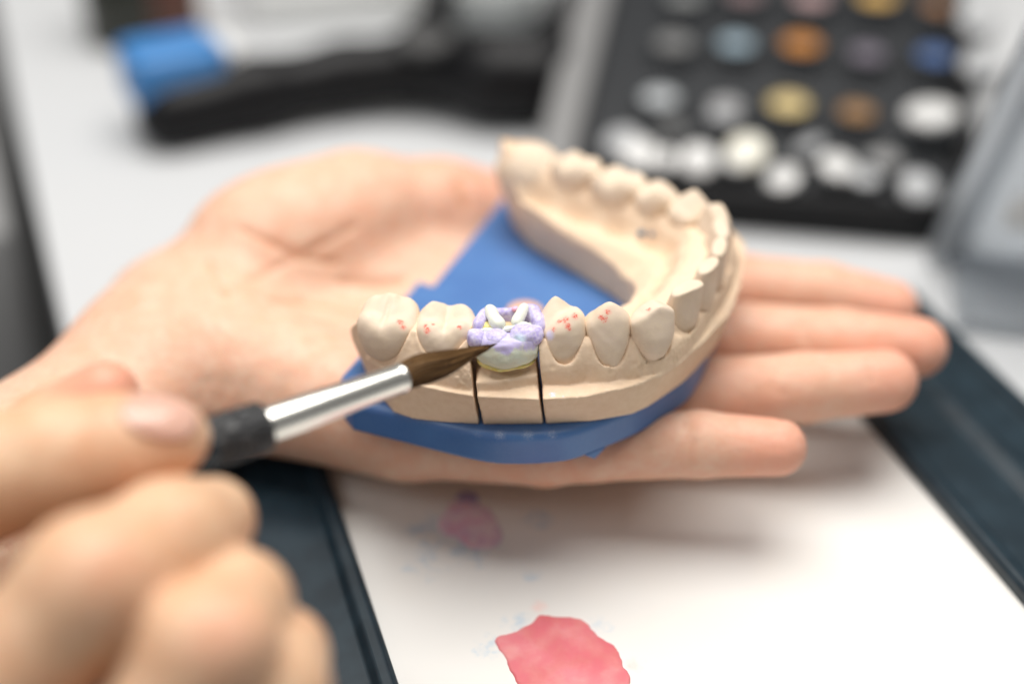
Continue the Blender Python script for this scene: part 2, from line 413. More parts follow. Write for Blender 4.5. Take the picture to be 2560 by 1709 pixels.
        D = smax((Z - ztop[:, :, None]) * cs[:, :, None], side, .016)
        D = np.maximum(D, 4.0 - Z)
        # saw cuts across the near row
        c1a = X - (-.62 + .111 * (4.72 - Z)); c1b = X - (-.555 + .125 * (4.72 - Z) + .09 * np.clip((Z - 4.88) / .12, 0, 1))
        c2a = X - (.43 + .111 * (4.72 - Z)); c2b = X - (.487 + .10 * (4.72 - Z))
        r = .006 * wob(X, Y, Z, 6, 9)
        near = Y - 3.0
        if sec == 'rear': D = np.maximum(np.maximum(D, c1a + r), near)
        elif sec == 'die': D = np.maximum(np.maximum(np.maximum(D, c2a + r), -c1b + r), near)
        else: D = np.maximum(D, np.minimum(np.maximum(-c2b + r, -9), np.where(Y > 3.0, -9., 9.)) if False else np.where(Y > 3.0, -9., -c2b + r))
        return D
    return f
SPOT_STONE = {'red': [], 'dust': [((1366, 920), 4.99, .10), ((1368, 905), 5.05, .06), ((1382, 985), 4.75, .09), ((1410, 988), 4.75, .05), ((1165, 930), 4.95, .12)],
              'rough': []}
def spots(V, lst):
    a = np.zeros(len(V))
    for (p, r) in lst: a = np.maximum(a, np.exp(-(np.linalg.norm(V - p, axis=1) / r) ** 2))
    return a
def cast_obj(sec, lo, hi, h, parent, nm):
    V, F = surfnet(cast_field(sec), lo, hi, h, smooth=1)
    dust = spots(V, [(at(*p, z=z), r) for p, z, r in SPOT_STONE['dust']])
    # pitted roughness on two patches of the gum
    pit = spots(V, [(at(1610, 915, z=4.95), .24), (at(1740, 845, z=5.0), .28), (at(1700, 890, z=4.95), .2), (at(1150, 935, z=4.95), .22), (at(1480, 910, z=5), .12)])
    nz = np.clip(wob(V[:, 0], V[:, 1], V[:, 2], 34, 21), 0, 1) + np.clip(wob(V[:, 0], V[:, 1], V[:, 2], 55, 22), 0, 1) * .6
    V = V.copy(); V[:, 2] -= .034 * pit * nz; V[:, 1] += .018 * pit * nz
    for _ in range(90):            # casting bubbles and nicks
        c = V[rng.integers(len(V))]; rr = rng.uniform(.02, .05); d = np.linalg.norm(V - c, axis=1); near_ = d < rr * 2
        V[near_] += (rng.choice([-1, -1, 1]) * .022 * np.exp(-(d[near_] / rr) ** 2))[:, None] * np.array([0, -.5, .9])
    return obj(nm, V, F, stone, parent, attrs={'dust': dust, 'rough': pit, 'red': np.zeros(len(V))})

cast = thing('dental_cast', 'largest section of the beige stone jaw cast, from premolars round to the far molars', 'dental cast', (2.2, 3, 4.0), 'sawn sections of the stone jaw cast')
rear = thing('dental_cast', 'small beige stone cast section with two molars, left of the sawn gap behind the brush', 'dental cast', (-1.6, 1.2, 4.0), 'sawn sections of the stone jaw cast')
die = thing('tooth_die', 'narrow beige stone die between two saw cuts, carrying the lavender crown', 'tooth die', (-.1, 1.2, 4.0), 'sawn sections of the stone jaw cast')
cast_obj('main', (.3, -.2, 3.9), (4.6, 8.6, 5.75), .032, cast, 'gum_base') if False else None
cast_obj('main', (-.6, -.1, 3.94), (4.6, 8.7, 6.05), .027, cast, 'gum_base')
cast_obj('rear', (-3.1, -.1, 3.94), (-.3, 3.1, 5.8), .024, rear, 'gum_base')
cast_obj('die', (-.8, -.1, 3.94), (.8, 3.1, 5.75), .024, die, 'stone_stump')

def sI(x, xp, fp):
    g = np.linspace(-1.2, 2.2, 700); y = np.interp(g, xp, fp)
    k = np.exp(-(np.linspace(-2.2, 2.2, 61)) ** 2); k /= k.sum()
    yp = np.pad(y, 30, mode='edge'); return np.interp(x, g, np.convolve(yp, k, 'valid'))
def bez(x, pts): return np.interp(x, [p[0] for p in pts], [p[1] for p in pts])
def tooth(i, h=.024):
    nm, cx, cy, bd, md, bl, kind, zt_, lean = TEETH[i]
    b = math.radians(bd); bx, by = math.cos(b), math.sin(b)       # buccal direction
    ux, uy = -by, bx
    hu, hv = md / 2, bl / 2
    R = max(md, bl) * .5 + .35
    zb = 4.72
    def f(X, Y, Z):
        w = (Z - 5.0) / (zt_ - 5.0)
        v = (X - cx) * bx + (Y - cy) * by + lean * (Z - 5.3)
        u = (X - cx) * ux + (Y - cy) * uy
        wz = np.clip(w, -.6, 1.2)
        if kind.startswith('molar') or kind.startswith('premolar'):
            small = kind.startswith('premolar')
            ku = sI(wz, [-.35, -.1, .06, .3, .62, .8, 1.0], [.2, .42 if small else .7, .62 if small else .84, .86 if small else .93, 1.0, .97, .86])
            kv = sI(wz, [-.35, -.1, .06, .25, .5, .8, 1.05], [.3, .72, .88, .98, 1.0, .90, .70])
            p = 2.5
            r = ((np.abs(u) / (hu * ku)) ** p + (np.abs(v) / (hv * kv)) ** p) ** (1 / p) - 1
            side = r * min(hu, hv) * .8
            if small:
                if kind == 'premolar1': cusps = [(.02, .16, 1.06, .92), (0, -.24, .70, .8)]
                else: cusps = [(.12, .20, 1.0, .74), (-.12, -.22, 1.05, .92), (.22, -.2, .85, .9)]
                fos = .66
            elif kind == 'molar2': cusps = [(-.24, .28, .92, .72), (.25, .28, .92, .72), (-.25, -.28, 1.04, .85), (.27, -.28, .99, .85)]; fos = .58
            else: cusps = [(-.25, .26, .84, .6), (.20, .28, .82, .6), (-.02, -.18, 1.06, .85), (.30, -.28, .98, .7), (-.3, -.24, .93, .7)]; fos = .62
            if kind.startswith('molar') or small:
                top = np.full(np.broadcast(u, v).shape, fos, np.float32)
                for (a, c, hh, sl) in cusps:
                    rr = np.sqrt((u - a) ** 2 * (1.15 if small else 1) + (v - c) ** 2 * 1.0 + (.0025 if small else .005))
                    top = smax(top, hh + .055 - rr * sl, .10)
                # rim ridge so that the fossa is enclosed
                top = top - .06 * np.exp(-(u / .04) ** 2) * np.exp(-((v - .1) / .3) ** 2) * (0 if small else 1)
            tz = 5.0 + top * (zt_ - 5.0)
            D = smax(side, (Z - tz) * .72, .09 if small else .10)
        elif kind == 'pad':
            D = ellipsoid(X, Y, Z, (cx, cy, 5.1), (.62, .72, .66), b)
            D = smin(D, ellipsoid(X, Y, Z, (cx - .15, cy + .1, 5.4), (.5, .45, .40)), .35)
        elif kind == 'canine':
            ku = sI(wz, [-.35, -.12, .06, .2, .4, .65, .85, 1.0], [.2, .36, .60, .80, .96, 1.0, .94, .80])
            kv = sI(wz, [-.35, -.12, .06, .2, .5, .8, 1.0], [.3, .75, .94, 1.0, .80, .52, .36])
            off = sI(wz, [0, .5, 1.0], [0, .10, .13])
            p = 2.3
            r = ((np.abs(u) / (hu * ku)) ** p + (np.abs(v - off) / (hv * kv)) ** p) ** (1 / p) - 1
            top = 5.0 + (zt_ - 5.0) * (1.0 - .62 * np.sqrt((u - .05) ** 2 + .006) + .05)
            D = smax(r * hv * .7, (Z - top) * .85, .07)
        else:
            ku = sI(wz, [-.4, -.14, .02, .3, .7, 1.0], [.3, .6, .86, .95, 1.0, .97])
            kv = sI(wz, [-.6, 0, .2, .5, .8, 1.0], [.90, 1.0, .95, .72, .52, .46])
            off = sI(wz, [0, .4, 1.0], [0, .10, .20])
            p = 2.4
            r = ((np.abs(u) / (hu * ku)) ** p + (np.abs(v - off) / (hv * kv)) ** p) ** (1 / p) - 1
            top = zt_ - .04 * (u / hu) ** 2 - .02 * np.sin(i + u * 6) - .05 * (v - off)
            D = smax(r * hv * .6, (Z - top) * .95, .03)
        return D + .008 * wob(X, Y, Z, 7, i) + .004 * wob(X, Y, Z, 17, i + 40)
    V, F = surfnet(f, (cx - R, cy - R, zb), (cx + R, cy + R, zt_ + .22), h)
    return V, F
REDS = {0: [((1003, 800), .10), ((1010, 815), .07)], 1: [((1060, 812), .06), ((1083, 806), .05), ((1065, 825), .08), ((1146, 813), .055), ((1152, 818), .04)],
        3: [((1413, 795), .09), ((1422, 812), .07), ((1440, 785), .08), ((1380, 822), .06), ((1427, 820), .05), ((1395, 800), .08)],
        4: [((1517, 776), .07), ((1508, 795), .08), ((1512, 803), .05), ((1500, 790), .06)], 5: [((1620, 770), .06)]}
for i, t in enumerate(TEETH):
    if t[6] == 'gap': continue
    V, F = tooth(i, .022 if i < 8 else .034)
    if i in REDS:
        # marks lie where the sight line first meets the tooth
        pts = []
        for (p, r) in REDS[i]:
            o_ = CAM; dr = at(*p, dep=1.0) - CAM; dr /= np.linalg.norm(dr)
            rel = V - o_; tt = rel @ dr; dist = np.linalg.norm(rel - tt[:, None] * dr, axis=1)
            c = np.where(dist < .03)[0]
            if len(c): pts.append((V[c[np.argmin(tt[c])]], r * 1.35))
        red = spots(V, pts)
    else: red = np.zeros(len(V))
    dust = np.zeros(len(V))
    if i == 3:
        dr = at(1371, 838, dep=1.0) - CAM; dr /= np.linalg.norm(dr); rel = V - CAM; tt = rel @ dr
        dist = np.linalg.norm(rel - tt[:, None] * dr, axis=1); c = np.where(dist < .03)[0]
        if len(c): dust = 1.3 * spots(V, [(V[c[np.argmin(tt[c])]], .10)])
    par = rear if i < 2 else cast
    obj('tooth' if t[6] != 'pad' else 'gum_pad', V, F, stone_tooth, par, label='plain stone ' + t[0] if False else None, attrs={'red': red, 'dust': dust})
for (px, py) in ((1605, 584), (1632, 586), (1677, 560)):
    c = at(px, py, z=5.12); V, F = surfnet(lambda X, Y, Z: ellipsoid(X, Y, Z, c, (.075, .06, .07)) + .01 * wob(X, Y, Z, 20, 3), c - .15, c + .15, .02)
    obj('wax_spot', V, F, wax_m, cast)

# ------------------------------------------------------------------ porcelain crown being layered on the die
crown = thing('ceramic_crown', 'half layered molar crown in lavender and white wet porcelain, touched by the brush tip', 'dental crown', (-.09, 1.15, 5.1))
cx0, cy0 = -.09, 1.09
def hit(px, py, y=None, z=None):
    r = at(px, py, dep=1.0) - CAM; t = (y - CAM[1]) / r[1] if y is not None else (z - CAM[2]) / r[2]
    return CAM + r * t
def fbody(X, Y, Z):
    wz = (Z - 5.1) / .8
    ku = np.interp(wz, [-.1, 0, .12, .3, .6, 1.0], [.66, .76, .92, 1.0, .98, .9])
    kv = np.interp(wz, [-.1, 0, .12, .3, .6, 1.0], [.86, .94, 1.03, 1.05, .95, .72])
    u = (X - cx0) / (.57 * ku); v = (Y - cy0 + .03 - .10 * (Z - 5.3)) / (.53 * kv)
    r = ((np.abs(u) ** 2.6 + np.abs(v) ** 2.6) ** (1 / 2.6) - 1) * .42
    D = smax(r, 5.10 + .02 * np.sin(X * 9) - Z, .09)
    D = smax(D, (Z - 5.60 + .10 * (Y > 1.2)) * .9, .12)
    D = smax(D, -ellipsoid(X, Y, Z, (cx0 + .02, cy0 + .13, 5.70), (.38, .32, .26)), .06)
    return D + .010 * wob(X, Y, Z, 9, 51) + .007 * wob(X, Y, Z, 26, 52)
V, F = surfnet(fbody, (-.85, .4, 5.0), (.65, 1.85, 5.9), .018)
obj('crown_body', V, F, c_body, crown, attrs={'lav': np.clip((V[:, 2] - 5.33 - .05 * np.sin(V[:, 0] * 14)) / .16, 0, 1) * (V[:, 1] < 1.0)})
def fmargin(X, Y, Z):
    u = (X - cx0) / .47; v = (Y - cy0 + .01) / .49
    r = ((np.abs(u) ** 2.7 + np.abs(v) ** 2.7) ** (1 / 2.7) - 1) * .45
    return smax(np.abs(r) - .04, np.abs(Z - 5.10 - .02 * np.sin(X * 7)) - .04, .03) + .010 * wob(X, Y, Z, 16, 8)
V, F = surfnet(fmargin, (-.75, .4, 4.95), (.55, 1.75, 5.27), .018); obj('crown_margin', V, F, c_yel, crown)
def blob(name, m, prims, h=.016, k=.06, rough=.012, seed=0, attrs=None, pad=.15, lab=None):
    pts = np.array([p[0] for p in prims]); rr = np.array([np.max(p[1]) for p in prims]).max()
    def f(X, Y, Z):
        D = None
        for c, r, rz in prims:
            e = ellipsoid(X, Y, Z, c, r, rz); D = e if D is None else smin(D, e, k)
        return D + rough * wob(X, Y, Z, 13, seed) + rough * .35 * wob(X, Y, Z, 38, seed + 1)
    V, F = surfnet(f, pts.min(0) - rr - pad, pts.max(0) + rr + pad, h)
    at_ = {k_: spots(V, v_) for k_, v_ in (attrs or {}).items()}
    at_['low'] = np.clip((5.50 - V[:, 2]) / .13, 0, 1) * (name == 'porcelain_cusp')
    return obj(name, V, F, m, crown, label=lab, attrs=at_)
def bp(px, py, dy=0): return hit(px, py, y=.76 + dy)
blob('porcelain_cusp', c_lav, [(bp(1193, 842, 0.08), (.135, .15, .13), 0), (bp(1179, 850, .08), (.07, .10, .11), 0)], seed=1, rough=.018)
blob('porcelain_cusp', c_lav, [(bp(1243, 847, 0.07), (.19, .20, .165), 0), (bp(1238, 870, -.03), (.12, .10, .10), 0), (bp(1225, 850, .02), (.09, .13, .11), 0)], seed=3)
blob('porcelain_cusp', c_lav, [(bp(1312, 836, 0.10), (.25, .20, .175), 0), (bp(1344, 830, .14), (.09, .11, .08), 0), (bp(1298, 852, .02), (.17, .16, .13), 0), (bp(1340, 845, .08), (.10, .14, .1), 0)], seed=5,
     attrs={'pale': [(bp(1297, 852, -.14), .15)]})
lw = []
for px, py, yy, r in ((1196, 812, 1.05, .09), (1202, 800, 1.2, .10), (1212, 788, 1.35, .11), (1228, 783, 1.44, .11), (1258, 785, 1.46, .10), (1285, 784, 1.46, .10), (1318, 779, 1.44, .13), (1334, 785, 1.36, .13), (1345, 799, 1.2, .11), (1350, 814, 1.05, .09)):
    p = hit(px, py + 4, y=yy); lw.append((p, (r * 1.05, r, r * 1.35), 0)); lw.append((p - (0, 0, .14), (r, r, r), 0))
blob('lingual_wall', c_lav, lw, seed=7, k=.10)
def ridge(a, b, r, seed):
    P = [np.array(a) * (1 - t) + np.array(b) * t for t in np.linspace(0, 1, 6)]
    return [(p, (r, r, r * .95), 0) for p in P]
blob('white_ridge', c_wht, ridge(hit(1224, 774, y=1.36), hit(1242, 808, y=1.02), .085, 1) + ridge(hit(1238, 800, y=1.1), hit(1250, 812, y=1.0), .07, 1), seed=11, k=.08, rough=.007)
blob('white_ridge', c_wht, ridge(hit(1311, 768, y=1.38), hit(1291, 806, y=1.02), .08, 1), seed=13, k=.08, rough=.007)
blob('white_rim', c_wht, ridge(hit(1196, 826, y=.96), hit(1265, 823, y=.93), .036, 1) + ridge(hit(1265, 823, y=.93), hit(1310, 813, y=.95), .036, 1) + ridge(hit(1310, 813, y=.95), hit(1348, 821, y=1.0), .034, 1), seed=15, k=.06, rough=.007)
blob('yellow_patch', c_yel, [(hit(1207, 816, y=1.10), (.15, .13, .09), 0), (hit(1234, 817, y=1.05), (.08, .1, .07), 0)], seed=17)
blob('amber_floor', c_bas, [((cx0 + .02, 1.20, 5.43), (.34, .30, .07), 0)], seed=19)
blob('pink_speck', c_pnk, [(hit(1287, 773, y=1.40), (.06, .05, .05), 0)], seed=23)

# ------------------------------------------------------------------ blue base plate
base = thing('base_plate', 'glossy blue plastic base plate under the stone jaw cast, resting on the palm', 'base plate', (0.8, 3.5, 3.5))
top_poly = xy((930, 1088), (1019, 1110), (1121, 1136), (1210, 1156), (1287, 1162), (1376, 1158), (1440, 1147), (1540, 1108), (1626, 1066), (1715, 1005), (1758, 935), (1775, 885), z=3.38)
top_poly = [tuple(p) for p in top_poly] + [(3.72, 3.6), (3.9, 4.6), (3.75, 5.8), (3.2, 6.7), (2.2, 7.5), (1.2, 8.1), (.2, 8.45), (-.25, 8.35)] + xy((1238, 512), (1095, 688), (1081, 708), (1044, 695), (1000, 749), z=4.0) + [(-2.55, 3.0), (-2.95, 2.0)] + xy((862, 1046), (885, 1072), z=3.42)
hole_c = at(1312, 779, z=4.0)
def round_poly(P, n=6):
    P = np.array(P); out = []
    for i in range(len(P)):
        p0, p1, p2, p3 = P[i - 1], P[i], P[(i + 1) % len(P)], P[(i + 2) % len(P)]
        for u in np.linspace(0, 1, n, endpoint=False):
            out.append(.5 * (2 * p1 + (p2 - p0) * u + (2 * p0 - 5 * p1 + 4 * p2 - p3) * u * u + (3 * p1 - p0 - 3 * p2 + p3) * u ** 3))
    return np.array(out)
i_ = 14
top_poly = list(round_poly(top_poly)[:(len(top_poly) - 9) * 6]) + top_poly[-9:]
def fplate(X, Y, Z):
    x2, y2 = X[:, :, 0], Y[:, :, 0]
    d = sdpoly(x2, y2, top_poly)[:, :, None]
    d = d + .02 * (Z - 4.0)
    D = smax(d, Z - 4.0 + .0 * X, .16)
    return smax(D, 3.38 - Z, .05)
V, F = surfnet(fplate, (-3.3, -.4, 3.30), (4.4, 8.8, 4.1), .036)
obj('plate', V, F, blue_pl, base, attrs={'dust': np.maximum(spots(V, [(at(x, 1085, z=3.98), .22) for x in (1190, 1250, 1320, 1380)]), np.maximum(.75 * spots(V, [(at(1420, 705, z=4), .5), (at(1380, 740, z=4), .4), (at(1180, 640, z=4), .5)]), .45))})
V, F = lathe([(.01, -.1), (.335, -.1), (.335, .02), (.31, .04), (.01, .045)], 40)
obj('pin_disc', V + np.array([hole_c[0], hole_c[1], 4.0]), F, mat('peach_resin', (.80, .47, .30), .5, .4), base)
for A_, B_, C_ in (((1464, 1142), (1514, 1122), (1487, 1150)),):
    q = [at(*A_, z=3.40) + (0, .04, 0), at(*B_, z=3.40) + (0, .04, 0), at(*C_, z=3.27) + (0, .04, 0)]
    V = []
    for p in q: V += [p, p + np.array([0, .35, .02])]
    obj('edge_tab', np.array(V), [[0, 2, 4], [1, 5, 3], [0, 1, 3, 2], [2, 3, 5, 4], [4, 5, 1, 0]], blue_pl, base, smooth=False)

# ------------------------------------------------------------------ brush
brush = thing('paint_brush', 'fine brown hair brush with steel ferrule and black grip, held in the near hand', 'brush', at(670, 1062, dep=20.0))
def pathpx(pts, n=40):
    P = np.array([at(a, b, dep=d) for a, b, d, r in pts]); R = np.array([r / FPX * d for a, b, d, r in pts])
    t = np.linspace(0, len(P) - 1, n); k = np.arange(len(P))
    def cr(A):
        A = np.vstack([2 * A[0] - A[1], A, 2 * A[-1] - A[-2]]); out = []
        for x in t:
            i = min(int(x), len(P) - 2); u = x - i; p0, p1, p2, p3 = A[i], A[i + 1], A[i + 2], A[i + 3]
            out.append(.5 * (2 * p1 + (p2 - p0) * u + (2 * p0 - 5 * p1 + 4 * p2 - p3) * u * u + (3 * p1 - p0 - 3 * p2 + p3) * u ** 3))
        return np.array(out)
    return cr(P), np.maximum(cr(R[:, None])[:, 0], .004)
hp = [(985, 951, 21.15, 35), (1010, 941, 21.25, 38), (1055, 923, 21.4, 44), (1108, 908, 21.55, 37), (1168, 886, 21.75, 20), (1215, 869, 21.92, 8), (1243, 858, 22.0, 1.0)]
P, R = pathpx(hp, 60); nseg = 96
base_g = np.interp(np.arange(nseg), np.arange(0, nseg, 2), rng.uniform(.93, 1.03, nseg // 2))
groove = [[1 + (base_g[i] - 1) * (1 + .9 * j / 60) + rng.uniform(-.006, .006) for i in range(nseg)] for j in range(60)]
V, F = tube(P, R, nseg, .8, groove)
hair_m = mat('sable_hair', (.10, .052, .022), .5, .15)
nt = hair_m.node_tree; N = nt.nodes; L = nt.links; b_ = N['Principled BSDF']
a_ = N.new('ShaderNodeAttribute'); a_.attribute_name = 'streak'
cr_ = N.new('ShaderNodeValToRGB'); cr_.color_ramp.elements[0].color = (.022, .008, .003, 1); cr_.color_ramp.elements[1].color = (.22, .12, .045, 1)
L.new(a_.outputs['Fac'], cr_.inputs[0]); L.new(cr_.outputs[0], b_.inputs['Base Color'])
lock = np.clip(np.interp(np.arange(nseg), np.arange(0, nseg + 6, 6), rng.uniform(-.35, .35, nseg // 6 + 1)), -1, 1)
fine = rng.uniform(-.2, .3, nseg)
streak = np.array([[np.clip(.45 + lock[i] + fine[i] + .15 * math.sin(j * .21 + i * 1.7) - .75 * (j / 60) ** 2, 0, 1) for i in range(nseg)] for j in range(60)]).ravel()
obj('bristles', V, F, hair_m, brush, attrs={'streak': streak})
for k in range(80):                     # loose single hairs lying along the tuft
    th = rng.uniform(0, 2 * math.pi); j0 = int(rng.integers(0, 26)); j1 = int(rng.integers(36, 54)); pts = []
    Tn = np.gradient(P, axis=0)
    for j in range(j0, j1, 3):
        t_ = Tn[j] / np.linalg.norm(Tn[j]); a = np.cross((0, 0, 1.), t_); a /= np.linalg.norm(a); b = np.cross(t_, a)
        thj = th + .25 * math.sin(j * .05 + k); pts.append(P[j] + R[j] * 1.0 * (a * math.cos(thj) + b * math.sin(thj) * .8))
    if k == 0: HV, HF, HS = [], [], []
    if len(pts) > 3:
        v_, f_ = tube(np.array(pts), np.full(len(pts), .0075), 5); n0 = sum(len(q) for q in HV)
        HV.append(v_); HF += [[q + n0 for q in ff] for ff in f_]; HS += [rng.choice([.0, .1, .25, .55, .9])] * len(v_)
hs = obj('loose_hairs', np.vstack(HV), HF, hair_m, brush, attrs={'streak': HS}); hs['kind'] = 'stuff'
fp = [(662, 1064, 19.98, 47.5), (720, 1044, 20.16, 46.5), (800, 1016, 20.42, 44), (900, 981, 20.78, 40), (985, 951, 21.12, 37.5), (1000, 945.5, 21.18, 37.2), (1004, 944, 21.2, 35)]
P2, R2 = pathpx(fp, 50); V, F = tube(P2, R2, 64); obj('ferrule', V, F, metal_m, brush)
V, F = tube(*pathpx([(996, 947.5, 21.165, 37.0), (1000, 946, 21.18, 38.8), (1004, 944.6, 21.2, 38.8), (1006, 944, 21.2, 36)], 10), 64); obj('ferrule_lip', V, F, metal_m, brush)
gp = [(520, 1112, 19.55, 66), (545, 1104, 19.62, 68), (600, 1085, 19.78, 67.5), (640, 1072, 19.9, 66), (660, 1065, 19.97, 62), (664, 1063.6, 19.98, 48)]
V, F = tube(*pathpx(gp, 40), 64); obj('grip', V, F, grip_m, brush)
hpx = [(80, 1262, 18.3, 60), (300, 1187, 18.9, 62), (440, 1139, 19.3, 64), (515, 1114, 19.53, 66), (545, 1104, 19.62, 64)]
V, F = tube(*pathpx(hpx, 30), 48); obj('handle', V, F, grip2_m, brush)

# ------------------------------------------------------------------ person: two hands
person = thing('person', 'two bare hands, one palm up holding the jaw cast, one guiding a fine brush', 'person', (-8, 2, 3))
def chain(X, Y, Z, pts, k=.12, sq=None):
    D = None
    for i in range(len(pts) - 1):
        c = capsule(X, Y, Z, pts[i][:3], pts[i + 1][:3], pts[i][3], pts[i + 1][3], sq); D = c if D is None else smin(D, c, k)
    return D
def fz(px, py, z, r): p = at(px, py, z=z); return (*p, r)
L_IDX = [(-.6, 6.9, 2.35, .95), (2.2, 6.5, 2.55, .80), fz(1860, 722, 2.85, .70), fz(2060, 735, 2.95, .64), fz(2225, 768, 2.80, .56)]
L_MID = [(-1.0, 5.2, 2.2, .95), (2.0, 4.8, 2.45, .80), fz(1860, 850, 2.75, .72), fz(2100, 856, 2.95, .66), fz(2292, 868, 2.95, .58)]
L_RNG = [(-1.3, 3.4, 2.2, .95), (1.6, 3.0, 2.45, .80), fz(1790, 985, 2.75, .68), fz(2010, 968, 2.95, .64), fz(2215, 952, 3.0, .58)]
L_LIT = [(-1.9, 2.2, 2.55, .80), (.6, 1.65, 2.65, .68), fz(1480, 1118, 2.75, .60), fz(1750, 1110, 2.95, .58), fz(1945, 1118, 2.95, .50)]
L_THB = [(-5.1, 6.8, 3.2, 1.45), (-3.2, 8.1, 3.8, 1.22), (-1.5, 8.6, 3.65, .96), (.2, 9.3, 3.1, .85), (2.0, 9.3, 2.7, .70)]
def fleft(X, Y, Z):
    D = chain(X, Y, Z, L_IDX); 
    for q in (L_MID, L_RNG, L_LIT): D = smin(D, chain(X, Y, Z, q), .10)
    palm = chain(X, Y, Z, [(-6.8, 5.9, 2.5, 1.35), (-.6, 6.9, 2.3, .95)], sq=1.0)
    for a in ((-1.0, 5.2, 2.2, .95), (-1.3, 3.4, 2.15, .95), (-1.9, 2.3, 2.5, .82)):
        palm = smin(palm, chain(X, Y, Z, [(-6.8, 4.6, 2.4, 1.35), a]), .5)
    hyp = chain(X, Y, Z, [(-5.2, 3.9, 2.9, 1.25), (-2.6, 2.75, 2.7, .98)])
    web = smin(chain(X, Y, Z, [(-2.6, 7.0, 2.6, 1.0), (-.6, 8.1, 2.7, .8)]), chain(X, Y, Z, [(-2.0, 6.0, 2.2, 1.0), (-.6, 6.9, 2.3, .9)]), .4)
    then = smin(chain(X, Y, Z, L_THB, .4), ellipsoid(X, Y, Z, (-4.3, 7.4, 3.6), (2.3, 1.5, 1.5), .25), .5)
    arm = chain(X, Y, Z, [(-6.1, 5.1, 2.5, 1.7), (-7.6, 2.9, 2.3, 1.65), (-10.6, -1.9, 2.2, 2.0), (-14, -7.4, 2.2, 2.4)], sq=.86)
    P_ = smin(palm, hyp, .5); P_ = smin(P_, then, .7); P_ = smin(P_, web, .6)
    P_ = smin(P_, arm, 1.0)
    return smin(D, P_, .35)
def seglines(V, lst):
    a = np.zeros(len(V))
    for (p, q, w) in lst:
        p, q = np.asarray(p), np.asarray(q); d = q - p; t = np.clip(((V - p) @ d) / (d @ d), 0, 1)
        a = np.maximum(a, np.exp(-(np.linalg.norm(V - p - t[:, None] * d, axis=1) / w) ** 2))
    return a
def normals(V, F):
    n = np.cross(V[F[:, 2]] - V[F[:, 0]], V[F[:, 3]] - V[F[:, 1]]); N_ = np.zeros_like(V)
    for c in range(4):
        for d in range(3): N_[:, d] += np.bincount(F[:, c], n[:, d], len(V))
    return N_ / np.maximum(np.linalg.norm(N_, axis=1), 1e-9)[:, None]
def view_line(V, Nn, pts, w):
    """creases: lines on the skin that run through the given sight lines"""
    out = []
    hits = []
    for p in pts:
        dr = at(*p, dep=1.0) - CAM; dr /= np.linalg.norm(dr); rel = V - CAM; tt = rel @ dr
        dist = np.linalg.norm(rel - tt[:, None] * dr, axis=1); c = np.where(dist < .12)[0]
        if len(c): hits.append(V[c[np.argmin(tt[c])]])
    return [(hits[i], hits[i + 1], w) for i in range(len(hits) - 1)]
V, F = surfnet(fleft, (-13, -3.6, .1), (9.3, 11.4, 6.4), .085, smooth=2)
Nn = normals(V, F)
cr = []
cr += view_line(V, Nn, [(690, 735), (760, 738), (830, 752), (900, 768)], .11)          # palm crease
cr += view_line(V, Nn, [(600, 560), (690, 600), (770, 640), (860, 655)], .07) + view_line(V, Nn, [(860, 690), (940, 700), (1010, 690)], .09)
cr += view_line(V, Nn, [(640, 690), (700, 650), (800, 615), (900, 560)], .06) + view_line(V, Nn, [(520, 640), (560, 720), (580, 800)], .08)
cr += view_line(V, Nn, [(2180, 905), (2186, 960)], .03) + view_line(V, Nn, [(1600, 1050), (1610, 1120)], .04) + view_line(V, Nn, [(1840, 800), (1846, 860)], .05)
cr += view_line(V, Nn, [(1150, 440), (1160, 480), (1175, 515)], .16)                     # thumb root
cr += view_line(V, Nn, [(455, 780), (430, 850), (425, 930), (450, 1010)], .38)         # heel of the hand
cr += view_line(V, Nn, [(1940, 900), (1945, 960), (1955, 1030)], .06) + view_line(V, Nn, [(1958, 900), (1962, 1000)], .05)
cr += view_line(V, Nn, [(1705, 1045), (1712, 1100), (1718, 1170)], .06) + view_line(V, Nn, [(1722, 1045), (1730, 1120)], .05)
cr += view_line(V, Nn, [(2005, 790), (2012, 860)], .06) + view_line(V, Nn, [(1990, 670), (1985, 740)], .06)
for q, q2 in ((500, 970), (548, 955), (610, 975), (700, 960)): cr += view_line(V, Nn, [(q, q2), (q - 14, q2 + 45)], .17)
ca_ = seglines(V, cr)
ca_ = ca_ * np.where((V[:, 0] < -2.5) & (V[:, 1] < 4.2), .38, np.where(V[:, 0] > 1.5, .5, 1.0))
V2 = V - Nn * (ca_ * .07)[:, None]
flush = np.zeros(len(V))
for q in (L_IDX, L_MID, L_RNG, L_LIT): flush = np.maximum(flush, .9 * np.exp(-(np.linalg.norm(V - np.array(q[-1][:3]), axis=1) / 1.3) ** 2))
flush = np.maximum(flush, .35 * np.clip((V[:, 0] - 1) / 2, 0, 1)); flush = np.maximum(flush, .6 * np.exp(-(np.linalg.norm(V - np.array((-1.0, 8.6, 4.3)), axis=1) / 1.6) ** 2))
obj('hand', V2, F, skin_l, person, label='palm up hand with straight fingers under the blue plate', attrs={'flush': flush, 'crease': ca_})

